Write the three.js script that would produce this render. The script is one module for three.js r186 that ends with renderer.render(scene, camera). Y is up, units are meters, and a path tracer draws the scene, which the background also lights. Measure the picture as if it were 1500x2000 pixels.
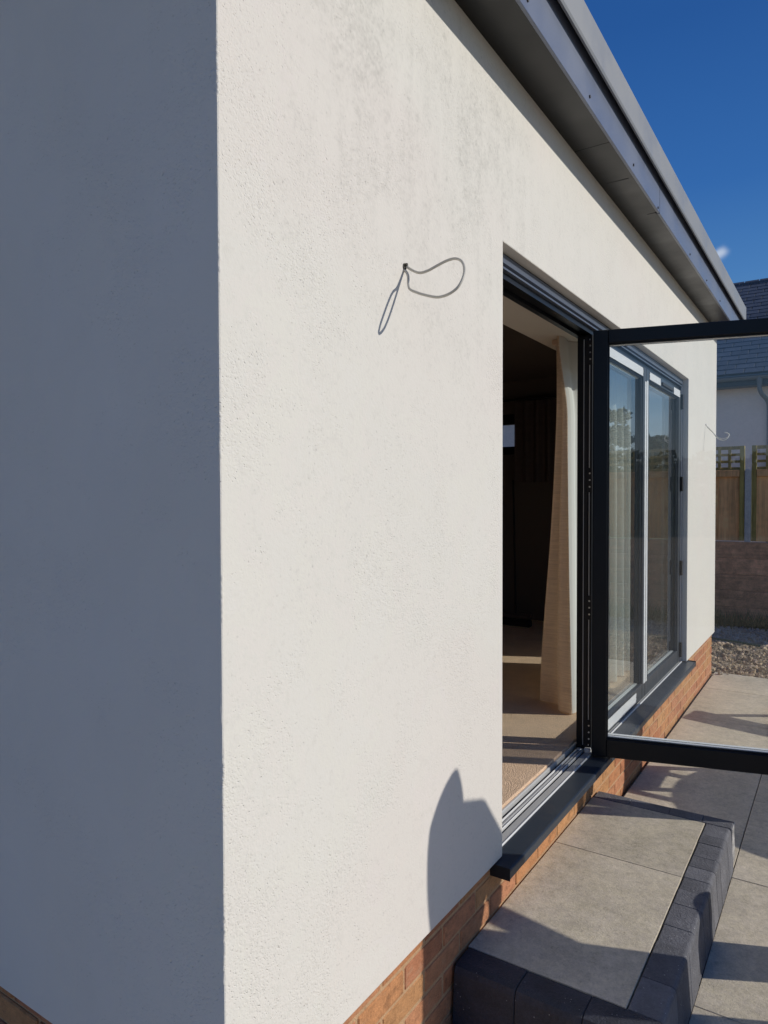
import * as THREE from 'three';
import { mergeGeometries } from 'three/addons/utils/BufferGeometryUtils.js';

// ------------------------------------------------------------------ camera, sky, sun
const EYE = 1.642;                                   // height of the lens above the patio
const H = (h) => h + EYE;                            // height given from the lens -> height above the patio
const scene = new THREE.Scene();
const camera = new THREE.PerspectiveCamera(72.53, 0.75, 0.05, 600);
{
  const yaw = THREE.MathUtils.degToRad(33.422), pit = THREE.MathUtils.degToRad(1.3226);
  camera.position.set(-0.9355, EYE, 0.99);
  camera.lookAt(camera.position.x + Math.cos(yaw) * Math.cos(pit), EYE - Math.sin(pit), 0.99 - Math.sin(yaw) * Math.cos(pit));
  camera.rotateZ(-0.0028);
}
const renderer = new THREE.WebGLRenderer({ antialias: true });
renderer.toneMapping = THREE.LinearToneMapping;
renderer.toneMappingExposure = 1.0;
renderer.shadowMap.enabled = true;

const SUN = new THREE.Vector3(0.47, 0.58, 1).normalize();
const sun = new THREE.DirectionalLight(new THREE.Color().setRGB(1, 0.955, 0.865), 3.04);
sun.position.copy(SUN).multiplyScalar(30).add(new THREE.Vector3(3, 1, 0));
sun.target.position.set(3, 1, 0);
sun.castShadow = true;
sun.shadow.mapSize.set(4096, 4096);
Object.assign(sun.shadow.camera, { left: -12, right: 12, top: 12, bottom: -12, near: 1, far: 80 });
scene.add(sun, sun.target);

// ------------------------------------------------------------------ random numbers and noise
function rng(seed) {
  let s = seed >>> 0;
  return () => { s = (s + 0x6d2b79f5) | 0; let t = Math.imul(s ^ (s >>> 15), 1 | s); t = (t + Math.imul(t ^ (t >>> 7), 61 | t)) ^ t; return ((t ^ (t >>> 14)) >>> 0) / 4294967296; };
}
const clamp = THREE.MathUtils.clamp, lerp = THREE.MathUtils.lerp, sstep = THREE.MathUtils.smoothstep;
function noise(w, h, cx, cy, seed) {                 // tileable smooth noise, -1..1
  const R = rng(seed), g = new Float32Array(cx * cy);
  for (let i = 0; i < g.length; i++) g[i] = R() * 2 - 1;
  const out = new Float32Array(w * h), fade = (t) => t * t * (3 - 2 * t);
  const xi = new Int32Array(w), xj = new Int32Array(w), xf = new Float32Array(w);
  for (let x = 0; x < w; x++) { const p = (x / w) * cx; xi[x] = Math.floor(p) % cx; xj[x] = (xi[x] + 1) % cx; xf[x] = fade(p - Math.floor(p)); }
  for (let y = 0; y < h; y++) {
    const p = (y / h) * cy, y0 = Math.floor(p) % cy, y1 = (y0 + 1) % cy, f = fade(p - Math.floor(p));
    const a = y0 * cx, b = y1 * cx;
    for (let x = 0; x < w; x++) {
      const t = xf[x], top = g[a + xi[x]] * (1 - t) + g[a + xj[x]] * t, bot = g[b + xi[x]] * (1 - t) + g[b + xj[x]] * t;
      out[y * w + x] = top * (1 - f) + bot * f;
    }
  }
  return out;
}
function layers(w, h, list) {                        // list of [cells x, cells y, amount, seed]
  const out = new Float32Array(w * h);
  for (const [cx, cy, a, s] of list) { const n = noise(w, h, cx, cy, s); for (let i = 0; i < out.length; i++) out[i] += n[i] * a; }
  return out;
}
const toS = (v) => { v = clamp(v, 0, 1); return 255 * (v <= 0.0031308 ? v * 12.92 : 1.055 * Math.pow(v, 1 / 2.4) - 0.055); };
function colorTex(w, h, fn, wrap = THREE.RepeatWrapping) {   // fn(i, x, y, rgb) fills linear values
  const d = new Uint8Array(w * h * 4), c = [0, 0, 0];
  for (let y = 0, i = 0; y < h; y++) for (let x = 0; x < w; x++, i++) { fn(i, x, y, c); d[i * 4] = toS(c[0]); d[i * 4 + 1] = toS(c[1]); d[i * 4 + 2] = toS(c[2]); d[i * 4 + 3] = 255; }
  const t = new THREE.DataTexture(d, w, h); t.colorSpace = THREE.SRGBColorSpace; t.wrapS = t.wrapT = wrap; t.magFilter = t.minFilter = THREE.LinearFilter; t.needsUpdate = true; return t;
}
function grayTex(w, h, a, lo = -1, hi = 1) {
  const d = new Uint8Array(w * h * 4);
  for (let i = 0; i < w * h; i++) { const v = clamp(((a[i] - lo) / (hi - lo)) * 255, 0, 255); d[i * 4] = d[i * 4 + 1] = d[i * 4 + 2] = v; d[i * 4 + 3] = 255; }
  const t = new THREE.DataTexture(d, w, h); t.wrapS = t.wrapT = THREE.RepeatWrapping; t.magFilter = t.minFilter = THREE.LinearFilter; t.needsUpdate = true; return t;
}
const rep = (t, mx, my = mx) => { const c = t.clone(); c.repeat.set(1 / mx, 1 / my); c.needsUpdate = true; return c; };   // tile size in metres
const rgb = (r, g, b) => new THREE.Color().setRGB(r, g, b);

// the sky: clear, deep blue, pale at the horizon and round the sun, one scrap of cloud over the neighbour's roof
{
  const W = 2048, HH = 1024, d = new Float32Array(W * HH * 4);
  const n1 = noise(W, HH, 512, 256, 5), n2 = noise(W, HH, 1024, 512, 6), n3 = noise(W, HH, 64, 90, 7), n4 = noise(W, HH, 128, 256, 8);
  const stops = [[-90, 0.2, 0.2, 0.19], [-2, 0.34, 0.36, 0.36], [0, 0.54, 0.57, 0.55], [6, 0.27, 0.41, 0.56], [11, 0.11, 0.265, 0.50], [16, 0.065, 0.20, 0.47], [22, 0.034, 0.138, 0.405], [32, 0.020, 0.094, 0.315], [50, 0.014, 0.070, 0.25], [90, 0.011, 0.058, 0.22]];
  const puff = new THREE.Vector3(1.0, 0.392, 0.0);   // replaced below by its place in the photograph
  {
    const e = new THREE.Matrix4(); camera.updateMatrixWorld(); e.copy(camera.matrixWorld);
    puff.set((1406 - 750) / 1363, (1000 - 496) / 1363, -1).transformDirection(e);
  }
  const px = Math.atan2(puff.z, puff.x), py = Math.asin(puff.y);
  for (let r = 0; r < HH; r++) {
    const up = ((r + 0.5) / HH - 0.5) * Math.PI, deg = (up * 180) / Math.PI;
    let k = 0; while (k < stops.length - 2 && deg > stops[k + 1][0]) k++;
    const a = stops[k], b = stops[k + 1], f = clamp((deg - a[0]) / (b[0] - a[0]), 0, 1);
    for (let c = 0; c < W; c++) {
      const i = r * W + c, th = ((c + 0.5) / W - 0.5) * 2 * Math.PI, x = Math.cos(th) * Math.cos(up), y = Math.sin(up), z = Math.sin(th) * Math.cos(up);
      const cs = Math.max(0, x * SUN.x + y * SUN.y + z * SUN.z), glow = deg > -2 ? 0.16 * Math.pow(cs, 7) + 0.6 * Math.pow(cs, 50) : 0;
      let R = lerp(a[1], b[1], f) + glow, G = lerp(a[2], b[2], f) + glow, B = lerp(a[3], b[3], f) + glow * 0.9;
      const dx = ((th - px) * Math.cos(py)) / 0.0085, dy = (up - py) / 0.0065, q = dx * dx + dy * dy;
      if (q < 6) { const m = clamp((Math.exp(-q) * 1.15 + n1[i] * 0.3 * Math.exp(-q * 0.4) + n2[i] * 0.25 * Math.exp(-q * 0.4) - 0.28) * 0.8, 0, 0.6); R = lerp(R, 0.72, m); G = lerp(G, 0.78, m); B = lerp(B, 0.86, m); }
      if (deg > 4 && deg < 24 && th > 0.05 && th < 0.7) {          // thin streaks low in the sky beyond the garden
        const m = clamp((n3[i] * 0.6 + n4[i] * 0.3 - 0.30) * 0.7, 0, 0.3) * sstep(deg, 4, 9) * (1 - sstep(deg, 16, 24)) * sstep(th, 0.05, 0.15) * (1 - sstep(th, 0.5, 0.7));
        R = lerp(R, 0.8, m); G = lerp(G, 0.84, m); B = lerp(B, 0.9, m);
      }
      d[i * 4] = R; d[i * 4 + 1] = G; d[i * 4 + 2] = B; d[i * 4 + 3] = 1;
    }
  }
  const t = new THREE.DataTexture(d, W, HH, THREE.RGBAFormat, THREE.FloatType);
  t.mapping = THREE.EquirectangularReflectionMapping; t.magFilter = t.minFilter = THREE.LinearFilter; t.needsUpdate = true;
  scene.background = t; scene.environment = t;
}

// ------------------------------------------------------------------ naming and geometry helpers
const used = new Map();
function numbered(name) { const n = used.get(name) ?? 0; used.set(name, n + 1); return n ? `${name}_${String(n).padStart(3, '0')}` : name; }
function tag(o, label, category, group) { o.userData.label = label; o.userData.category = category; if (group) o.userData.group = group; return o; }
function thing(name, label, category, [x, y, z] = [0, 0, 0], group) { const o = new THREE.Group(); o.name = numbered(name); o.position.set(x, y, z); tag(o, label, category, group); scene.add(o); return o; }
function mesh(name, geo, mat, parent = scene, label) {
  const m = new THREE.Mesh(geo, mat); m.name = parent === scene ? numbered(name) : partName(parent, name); m.castShadow = m.receiveShadow = true; parent.add(m);
  if (label) m.userData.label = label;
  return m;
}
const partCounts = new WeakMap();
function partName(parent, name) { let c = partCounts.get(parent); if (!c) partCounts.set(parent, (c = new Map())); const n = c.get(name) ?? 0; c.set(name, n + 1); return n ? `${name}_${String(n).padStart(3, '0')}` : name; }
function structure(name, geo, mat) { const m = mesh(name, geo, mat); m.userData.kind = 'structure'; return m; }
function part(parent, name, label) { const g = new THREE.Group(); g.name = partName(parent, name); parent.add(g); if (label) g.userData.label = label; return g; }

function uvBox(g, off = 0) {                         // uv in metres from the dominant direction of every face
  if (g.index) g = g.toNonIndexed();
  const p = g.attributes.position, uv = new Float32Array(p.count * 2), a = new THREE.Vector3(), b = new THREE.Vector3(), c = new THREE.Vector3(), n = new THREE.Vector3();
  for (let i = 0; i < p.count; i += 3) {
    a.fromBufferAttribute(p, i); b.fromBufferAttribute(p, i + 1); c.fromBufferAttribute(p, i + 2);
    n.copy(b).sub(a).cross(c.clone().sub(a)); const x = Math.abs(n.x), y = Math.abs(n.y), z = Math.abs(n.z);
    [a, b, c].forEach((v, k) => {
      const [u, w] = x >= y && x >= z ? [-v.z, v.y] : y >= z ? [v.x, v.z] : [v.x, v.y];
      uv[(i + k) * 2] = u + off; uv[(i + k) * 2 + 1] = w + off * 0.37;
    });
  }
  g.setAttribute('uv', new THREE.BufferAttribute(uv, 2));
  return g;
}
// a box with chamfered edges (44 triangles), flat faces; centre at (x, y, z)
function cbox(w, h, d, c = 0.002, [x, y, z] = [0, 0, 0], off = 0) {
  const hx = w / 2, hy = h / 2, hz = d / 2; c = Math.min(c, hx * 0.9, hy * 0.9, hz * 0.9);
  const V = (sx, sy, sz, k) => [sx * (hx - (k === 0 ? 0 : c)), sy * (hy - (k === 1 ? 0 : c)), sz * (hz - (k === 2 ? 0 : c))];
  const out = [], tri = (a, b, e) => {
    const ux = b[0] - a[0], uy = b[1] - a[1], uz = b[2] - a[2], vx = e[0] - a[0], vy = e[1] - a[1], vz = e[2] - a[2];
    const nx = uy * vz - uz * vy, ny = uz * vx - ux * vz, nz = ux * vy - uy * vx, mx = a[0] + b[0] + e[0], my = a[1] + b[1] + e[1], mz = a[2] + b[2] + e[2];
    if (nx * mx + ny * my + nz * mz >= 0) out.push(...a, ...b, ...e); else out.push(...a, ...e, ...b);
  };
  const quad = (a, b, e, f) => { tri(a, b, e); tri(a, e, f); };
  for (const s of [-1, 1]) {
    quad(V(s, -1, -1, 0), V(s, 1, -1, 0), V(s, 1, 1, 0), V(s, -1, 1, 0));
    quad(V(-1, s, -1, 1), V(1, s, -1, 1), V(1, s, 1, 1), V(-1, s, 1, 1));
    quad(V(-1, -1, s, 2), V(1, -1, s, 2), V(1, 1, s, 2), V(-1, 1, s, 2));
    for (const t of [-1, 1]) {
      quad(V(s, t, -1, 0), V(s, t, 1, 0), V(s, t, 1, 1), V(s, t, -1, 1));
      quad(V(s, -1, t, 0), V(s, 1, t, 0), V(s, 1, t, 2), V(s, -1, t, 2));
      quad(V(-1, s, t, 1), V(1, s, t, 1), V(1, s, t, 2), V(-1, s, t, 2));
      for (const r of [-1, 1]) tri(V(s, t, r, 0), V(s, t, r, 1), V(s, t, r, 2));
    }
  }
  const g = new THREE.BufferGeometry();
  g.setAttribute('position', new THREE.BufferAttribute(new Float32Array(out), 3));
  g.translate(x, y, z); g.computeVertexNormals();
  return uvBox(g, off);
}
const span = (x0, x1, y0, y1, z0, z1, c = 0.002, off = 0) => cbox(x1 - x0, y1 - y0, z1 - z0, c, [(x0 + x1) / 2, (y0 + y1) / 2, (z0 + z1) / 2], off);
const merge = (list) => mergeGeometries(list.map((g) => { let q = g.index ? g.toNonIndexed() : g; for (const k of Object.keys(q.attributes)) if (!['position', 'normal', 'uv'].includes(k)) q.deleteAttribute(k); return q; }));
// a profile of [z, y] points drawn out along x
function along(profile, x0, x1, bevel = 0) {
  const s = new THREE.Shape(); profile.forEach(([z, y], i) => (i ? s.lineTo(-z, y) : s.moveTo(-z, y))); s.closePath();
  const g = new THREE.ExtrudeGeometry(s, { depth: x1 - x0 - 2 * bevel, bevelEnabled: bevel > 0, bevelThickness: bevel, bevelSize: bevel, bevelOffset: -bevel, bevelSegments: 1 });
  g.rotateY(Math.PI / 2);                            // (u, y, d) -> (d, y, -u)
  g.translate(x0 + bevel, 0, 0);
  return uvBox(g);
}
function tube(pts, r, seg = 64, sides = 8) { return new THREE.TubeGeometry(new THREE.CatmullRomCurve3(pts.map((p) => new THREE.Vector3(...p))), seg, r, sides, false); }

// ------------------------------------------------------------------ materials
const M = {};
const std = (o) => new THREE.MeshStandardMaterial(o);
// render on the walls: fine grain, pits and short trowel drags, 1.6 m tile
{
  const N = 2048, a = layers(N, N, [[40, 44, 0.08, 11], [180, 170, 0.06, 12], [820, 780, 0.06, 14]]), fine = layers(N, N, [[330, 350, 0.5, 13], [560, 590, 0.5, 18]]);
  const patch = layers(N, N, [[6, 7, 0.7, 15], [17, 15, 0.5, 16], [44, 40, 0.3, 19]]), R = rng(17); for (let i = 0; i < N * N; i++) a[i] += fine[i] * (0.10 + 0.42 * clamp(patch[i] + 0.25, 0, 1));
  const put = (x, y, v) => { a[((y + N) % N) * N + ((x + N) % N)] += v; };
  for (let k = 0; k < 70000; k++) {
    const x = Math.floor(R() * N), y = Math.floor(R() * N), m = patch[y * N + x];
    if (m < R() * 0.9 - 0.25) continue;
    const dir = noiseAngle(x, y), len = 1 + Math.floor(R() * R() * 7), dx = Math.cos(dir), dy = Math.sin(dir), dep = 0.2 + R() * R() * 0.85;
    for (let s = 0; s < len; s++) for (let ox = -1; ox <= 1; ox++) for (let oy = -1; oy <= 1; oy++) put(Math.round(x + dx * s) + ox, Math.round(y + dy * s) + oy, -dep * (ox || oy ? 0.35 : 1) / (1 + s * 0.1));
  }
  function noiseAngle(x, y) { return 1.2 + 1.3 * Math.sin((x / N) * 6.283 * 2 + 2 * Math.sin((y / N) * 6.283)) + (R() - 0.5); }
  M.renderBump = grayTex(N, N, a, -2, 0.8);
}
{
  // colour of the front wall: 6.2 m wide, 3.3 m high, unrepeated
  const W = 2048, HH = 1090, MX = 6.2, MY = 3.3;
  const big = layers(W, HH, [[9, 5, 0.5, 21], [23, 13, 0.35, 22], [60, 34, 0.22, 23]]), pink = layers(W, HH, [[7, 6, 0.7, 24], [19, 12, 0.4, 25]]);
  const streak = layers(W, HH, [[60, 5, 0.5, 26], [150, 9, 0.35, 27], [34, 14, 0.5, 28]]), drip = layers(W, HH, [[260, 14, 0.5, 36], [420, 30, 0.5, 37]]), spot = layers(W, HH, [[70, 40, 0.6, 29], [26, 15, 0.6, 30]]), R = rng(31);
  const dirt = new Float32Array(W * HH);
  for (let y = 0; y < HH; y++) for (let x = 0; x < W; x++) {
    const X = (x / W) * MX, Y = (y / HH) * MY + 0.375, h = Y - EYE, i = y * W + x;
    const zone = sstep(h, 0.15, 1.15) * sstep(X, 0.12, 0.4) * (1 - 0.75 * sstep(X, 1.25, 1.9)) * (1 - 0.65 * sstep(h, 1.25, 1.42));
    dirt[i] = clamp(zone * (0.40 + streak[i] * 0.5 + drip[i] * 0.4 + spot[i] * 0.35 + big[i] * 0.25) + 0.10 * spot[i] * sstep(h, -0.6, 0.4), 0, 1);
  }
  const grain = layers(W, HH, [[1024, 545, 0.6, 901], [500, 270, 0.5, 902], [200, 120, 0.35, 903]]);
  const speck = new Float32Array(W * HH);
  for (let k = 0; k < 150000; k++) {
    const x = Math.floor(R() * W), y = Math.floor(R() * HH), i = y * W + x, m = clamp(spot[i] * 0.55 + dirt[i] * 1.3, 0, 1);
    if (R() > m + 0.04) continue;
    const v = 0.05 + R() * R() * 0.36; speck[i] += v; if (R() < 0.4 && x + 1 < W) speck[i + 1] += v * 0.6; if (R() < 0.5 && y + 1 < HH) speck[i + W] += v * 0.6;
  }
  M.wallMap = colorTex(W, HH, (i, x, y, c) => {
    const t = 1 + big[i] * 0.022, p = sstep(pink[i], 0.0, 0.8) * 0.03, g = clamp(dirt[i] * (0.75 + 0.9 * grain[i]), 0, 1) * 0.135 + Math.max(0, grain[i] - 0.2) * 0.06, s = clamp(speck[i], 0, 0.5) * 0.55;
    const k = (1 - g) * (1 - s);
    c[0] = 0.735 * t * (1 + p * 0.3) * k; c[1] = 0.704 * t * (1 - p * 0.5) * k * (1 + g * 0.01); c[2] = 0.645 * t * (1 - p * 0.3) * k * (1 - g * 0.02);
  }, THREE.ClampToEdgeWrapping);
  M.wallMap.repeat.set(1 / MX, 1 / MY); M.wallMap.offset.set(0, -0.375 / MY);
  // colour of the other walls, 2 m tile
  const N = 1024, l = layers(N, N, [[5, 4, 0.5, 32], [13, 11, 0.4, 33], [37, 31, 0.3, 34]]), u = layers(N, N, [[4, 5, 0.6, 35], [11, 9, 0.4, 36]]);
  M.plainMap = colorTex(N, N, (i, x, y, c) => { const t = 1 + l[i] * 0.03, p = u[i] * 0.02; c[0] = 0.735 * t * (1 + p * 0.4); c[1] = 0.704 * t; c[2] = 0.645 * t * (1 - p); });
}
M.wall = std({ map: M.wallMap, bumpMap: rep(M.renderBump, 1.6), bumpScale: 0.0034, roughness: 0.92 });
M.wallSide = std({ map: rep(M.plainMap, 2), bumpMap: rep(M.renderBump, 1.6), bumpScale: 0.0034, roughness: 0.92 });
M.plaster = std({ map: rep(M.plainMap, 3), roughness: 0.9, color: rgb(1.0, 0.95, 0.9) });
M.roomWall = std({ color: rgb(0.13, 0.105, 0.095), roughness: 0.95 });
// powder-coated dark aluminium
{
  const N = 512, a = layers(N, N, [[250, 250, 0.5, 41], [120, 130, 0.5, 42]]), s = layers(N, N, [[3, 5, 0.5, 43], [9, 8, 0.3, 44], [24, 20, 0.2, 45]]);
  M.smearRough = grayTex(N, N, s, -3.2, 1.2); M.fineBump = grayTex(N, N, a, -1, 1);
}
const metal = (r, g, b, rough = 0.42, o = {}) => std({ color: rgb(r, g, b), roughness: rough * 1.35, roughnessMap: rep(M.smearRough, 0.8), bumpMap: rep(M.fineBump, 0.25), bumpScale: 0.00012, ...o });
M.frame = new THREE.MeshPhysicalMaterial({ color: rgb(0.0075, 0.0088, 0.012), roughness: 0.5, roughnessMap: rep(M.smearRough, 0.8), specularIntensity: 0.55, bumpMap: rep(M.fineBump, 0.25), bumpScale: 0.0001 });  // near-black, shade of the open leaf put into the colour
M.frameFace = metal(0.095, 0.110, 0.145, 0.36);
M.sunlitFrame = metal(0.040, 0.049, 0.062, 0.4);  // same aluminium, lighter tone for the leaves the sun falls on
M.cill = metal(0.034, 0.044, 0.060, 0.4);
M.fascia = metal(0.150, 0.175, 0.245, 0.36);
M.trim = metal(0.235, 0.245, 0.262, 0.55);
M.soffit = new THREE.MeshPhysicalMaterial({ color: rgb(0.013, 0.013, 0.013), roughness: 0.5, roughnessMap: rep(M.smearRough, 0.8), specularIntensity: 0.75, bumpMap: rep(M.fineBump, 0.25), bumpScale: 0.00015 });
M.rubber = std({ color: rgb(0.012, 0.012, 0.014), roughness: 0.6 });
M.alu = std({ color: rgb(0.86, 0.86, 0.85), roughness: 0.4, metalness: 0.2, bumpMap: rep(M.fineBump, 0.25), bumpScale: 0.0001 });
M.aluGrey = std({ color: rgb(0.58, 0.58, 0.57), roughness: 0.5, metalness: 0.15, roughnessMap: rep(M.smearRough, 0.3) });
M.screw = std({ color: rgb(0.7, 0.7, 0.7), roughness: 0.35, metalness: 0.8 });
M.darkScrew = std({ color: rgb(0.03, 0.03, 0.035), roughness: 0.5 });
{
  const N = 512, a = layers(N, N, [[3, 12, 0.5, 46], [11, 40, 0.35, 47], [60, 50, 0.2, 48]]);
  M.film = std({ map: rep(colorTex(N, N, (i, x, y, c) => { const t = 0.74 + a[i] * 0.06; c[0] = t * 0.96; c[1] = t * 0.985; c[2] = t; }), 0.5), roughness: 0.5, bumpMap: rep(grayTex(N, N, a), 0.3), bumpScale: 0.0012 });
}
M.coatedGlass = new THREE.MeshPhysicalMaterial({ color: rgb(0.95, 0.985, 0.98), transmission: 1, thickness: 0, roughness: 0.0, ior: 1.85 });
M.glass = new THREE.MeshPhysicalMaterial({ color: rgb(0.99, 1.0, 0.995), transmission: 1, thickness: 0, roughness: 0.0, ior: 1.52 });
// brick
const brickMats = [];
{
  const N = 512, a = layers(N, N, [[10, 14, 0.5, 51], [40, 56, 0.4, 52], [130, 160, 0.35, 53], [256, 256, 0.3, 54]]), b = layers(N, N, [[6, 8, 0.6, 55], [19, 23, 0.4, 56]]), v = layers(N, N, [[90, 9, 0.6, 57], [200, 18, 0.4, 58]]);
  const bump = a.map((x, i) => x + v[i] * 0.5); M.brickBump = grayTex(N, N, bump, -1.6, 1.6);
  const tones = [[0.50, 0.215, 0.095], [0.53, 0.245, 0.105], [0.49, 0.245, 0.105], [0.51, 0.225, 0.115], [0.46, 0.185, 0.085], [0.54, 0.275, 0.12], [0.44, 0.18, 0.09], [0.50, 0.225, 0.11]];
  tones.forEach((t, k) => {
    const o = k * 7919;
    const map = colorTex(256, 256, (i, x, y, c) => { const j = ((y * 2 + k * 61) % N) * N + ((x * 2 + k * 97) % N), s = 1 + a[j] * 0.26, w = sstep(b[j], 0.15, 0.8) * 0.5, d = sstep(-b[j], 0.3, 0.9) * 0.35; c[0] = lerp(t[0] * s, 0.55, w * 0.5) * (1 - d); c[1] = lerp(t[1] * s, 0.37, w * 0.5) * (1 - d); c[2] = lerp(t[2] * s, 0.24, w * 0.5) * (1 - d); });
    brickMats.push(std({ map: rep(map, 0.31, 0.27), bumpMap: rep(M.brickBump, 0.26), bumpScale: 0.004, roughness: 0.9 }));
  });
  const n = layers(N, N, [[8, 8, 0.4, 61], [60, 60, 0.4, 62], [200, 200, 0.5, 63]]);
  M.mortar = std({ map: rep(colorTex(N, N, (i, x, y, c) => { const s = 1 + n[i] * 0.2; c[0] = 0.52 * s; c[1] = 0.325 * s; c[2] = 0.18 * s; }), 0.4), bumpMap: rep(grayTex(N, N, n), 0.3), bumpScale: 0.003, roughness: 0.95 });
}
// porcelain paving, charcoal blocks, slate, timber, soil, stones, carpet, cloth
const paverMats = [];
{
  const N = 1024, a = layers(N, N, [[4, 5, 0.3, 71], [14, 12, 0.35, 72], [52, 47, 0.45, 73], [150, 160, 0.4, 74], [400, 410, 0.5, 75]]), b = layers(N, N, [[90, 80, 0.7, 76], [240, 230, 0.5, 77]]), R = rng(78);
  const bump = grayTex(N, N, layers(N, N, [[300, 310, 0.6, 79], [120, 110, 0.4, 80]]));
  const marks = new Float32Array(N * N);
  for (let k = 0; k < 900; k++) marks[Math.floor(R() * N * N)] = R() < 0.25 ? 1.3 : -0.5;
  for (let v = 0; v < 3; v++) {
    const t = 1 + (v - 1) * 0.04, sh = v * 211353;
    const map = colorTex(N, N, (i, x, y, c) => { const j = (i + sh) % (N * N), s = t * (1.03 + a[j] * 0.22 - sstep(b[j], 0.25, 0.9) * 0.16); const m = marks[i]; c[0] = clamp(0.555 * s + m * 0.2, 0.06, 0.85); c[1] = clamp(0.485 * s + m * 0.2, 0.06, 0.85); c[2] = clamp(0.375 * s * (1 + a[(j + 5000) % (N * N)] * 0.05) + m * 0.2, 0.05, 0.85); });
    paverMats.push(std({ map: rep(map, 1.05, 0.97), bumpMap: rep(bump, 0.8), bumpScale: 0.0008, roughness: 0.72 }));
  }
  M.joint = std({ color: rgb(0.05, 0.048, 0.042), roughness: 0.95 });
}
const blockMats = [];
{
  const N = 512, a = layers(N, N, [[4, 5, 0.4, 81], [14, 12, 0.4, 82], [60, 64, 0.35, 83], [200, 200, 0.4, 84]]), R = rng(85), fl = new Float32Array(N * N);
  for (let k = 0; k < 90; k++) { const p = Math.floor(R() * N * N), s = 1 + Math.floor(R() * 4); for (let u = 0; u < s; u++) for (let w = 0; w < s; w++) fl[(p + u + w * N) % (N * N)] = 0.25 + R() * 0.3; }
  const bump = grayTex(N, N, a, -1.5, 1.5);
  for (let v = 0; v < 4; v++) {
    const t = [1, 1.12, 0.9, 1.05][v], dust = [0, 0.02, 0, 0.01][v];
    const map = colorTex(N, N, (i, x, y, c) => { const s = t * (1 + a[(i + v * 70001) % (N * N)] * 0.3), f = fl[i] + dust + sstep(a[(i + v * 33333) % (N * N)], 0.35, 1.1) * 0.09; c[0] = 0.126 * s + f * 0.7; c[1] = 0.126 * s + f * 0.68; c[2] = 0.142 * s + f * 0.64; });
    blockMats.push(std({ map: rep(map, 0.42), bumpMap: rep(bump, 0.35), bumpScale: 0.004, roughness: 0.78 }));
  }
  M.shadedBlock = std({ map: rep(colorTex(N, N, (i, x, y, c) => { const s = 1 + a[i] * 0.4, f = fl[(i + 9000) % (N * N)] * 0.8 + sstep(a[i], 0.7, 1.2) * 0.04; c[0] = 0.040 * s + f * 0.7; c[1] = 0.042 * s + f * 0.68; c[2] = 0.056 * s + f * 0.64; }), 0.42), bumpMap: rep(bump, 0.35), bumpScale: 0.005, roughness: 0.6 });  // same blocks darkened, the near row's shade put into the colour
  M.cutBlock = std({ map: rep(colorTex(N, N, (i, x, y, c) => { const s = 0.42 + a[i] * 0.28; c[0] = s; c[1] = s * 0.97; c[2] = s * 0.95; }), 0.12), bumpMap: rep(bump, 0.1), bumpScale: 0.003, roughness: 0.95 });
}
const slateMats = [0, 1, 2, 3].map((v) => {
  const N = 256, a = layers(N, N, [[5, 6, 0.5, 91 + v], [30, 26, 0.4, 95 + v], [100, 100, 0.3, 99 + v]]), t = [1, 0.86, 1.12, 0.95][v];
  return std({ map: rep(colorTex(N, N, (i, x, y, c) => { const s = t * (1 + a[i] * 0.22); c[0] = 0.092 * s; c[1] = 0.100 * s; c[2] = 0.120 * s; }), 0.5), bumpMap: rep(grayTex(N, N, a), 0.4), bumpScale: 0.003, roughness: 0.6 });
});
function woodMats(r, g, b, n, seed, vertical, rough = 0) {
  const N = 512, a = layers(N, N, vertical ? [[40, 3, 0.5, seed], [110, 6, 0.4, seed + 1], [5, 3, 0.3, seed + 2], [14, 20, 0.25, seed + 3]] : [[3, 40, 0.5, seed], [6, 110, 0.4, seed + 1], [3, 5, 0.3, seed + 2], [20, 14, 0.25, seed + 3]]), bump = grayTex(N, N, a, -1.5, 1.5), out = [], mott = layers(N, N, [[7, 8, 0.5, seed + 5], [22, 19, 0.5, seed + 6], [70, 64, 0.4, seed + 7]]);
  for (let v = 0; v < n; v++) { const t = 0.84 + 0.32 * ((v * 0.618) % 1), sh = v * 60013; out.push(std({ map: rep(colorTex(N, N, (i, x, y, c) => { const s = t * (1 + a[(i + sh) % (N * N)] * 0.34) * (1 + rough * mott[(i + sh) % (N * N)]); c[0] = r * s; c[1] = g * s; c[2] = b * s; }), 0.9), bumpMap: rep(bump, 0.9), bumpScale: 0.003, roughness: 0.88 })); }
  return out;
}
const boardMats = woodMats(0.88, 0.49, 0.22, 4, 110, true), lathMats = woodMats(0.42, 0.31, 0.11, 3, 120, true), postMats = woodMats(0.40, 0.32, 0.10, 2, 130, true), sleeperMats = woodMats(0.55, 0.28, 0.165, 4, 140, false, 0.5);
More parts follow.
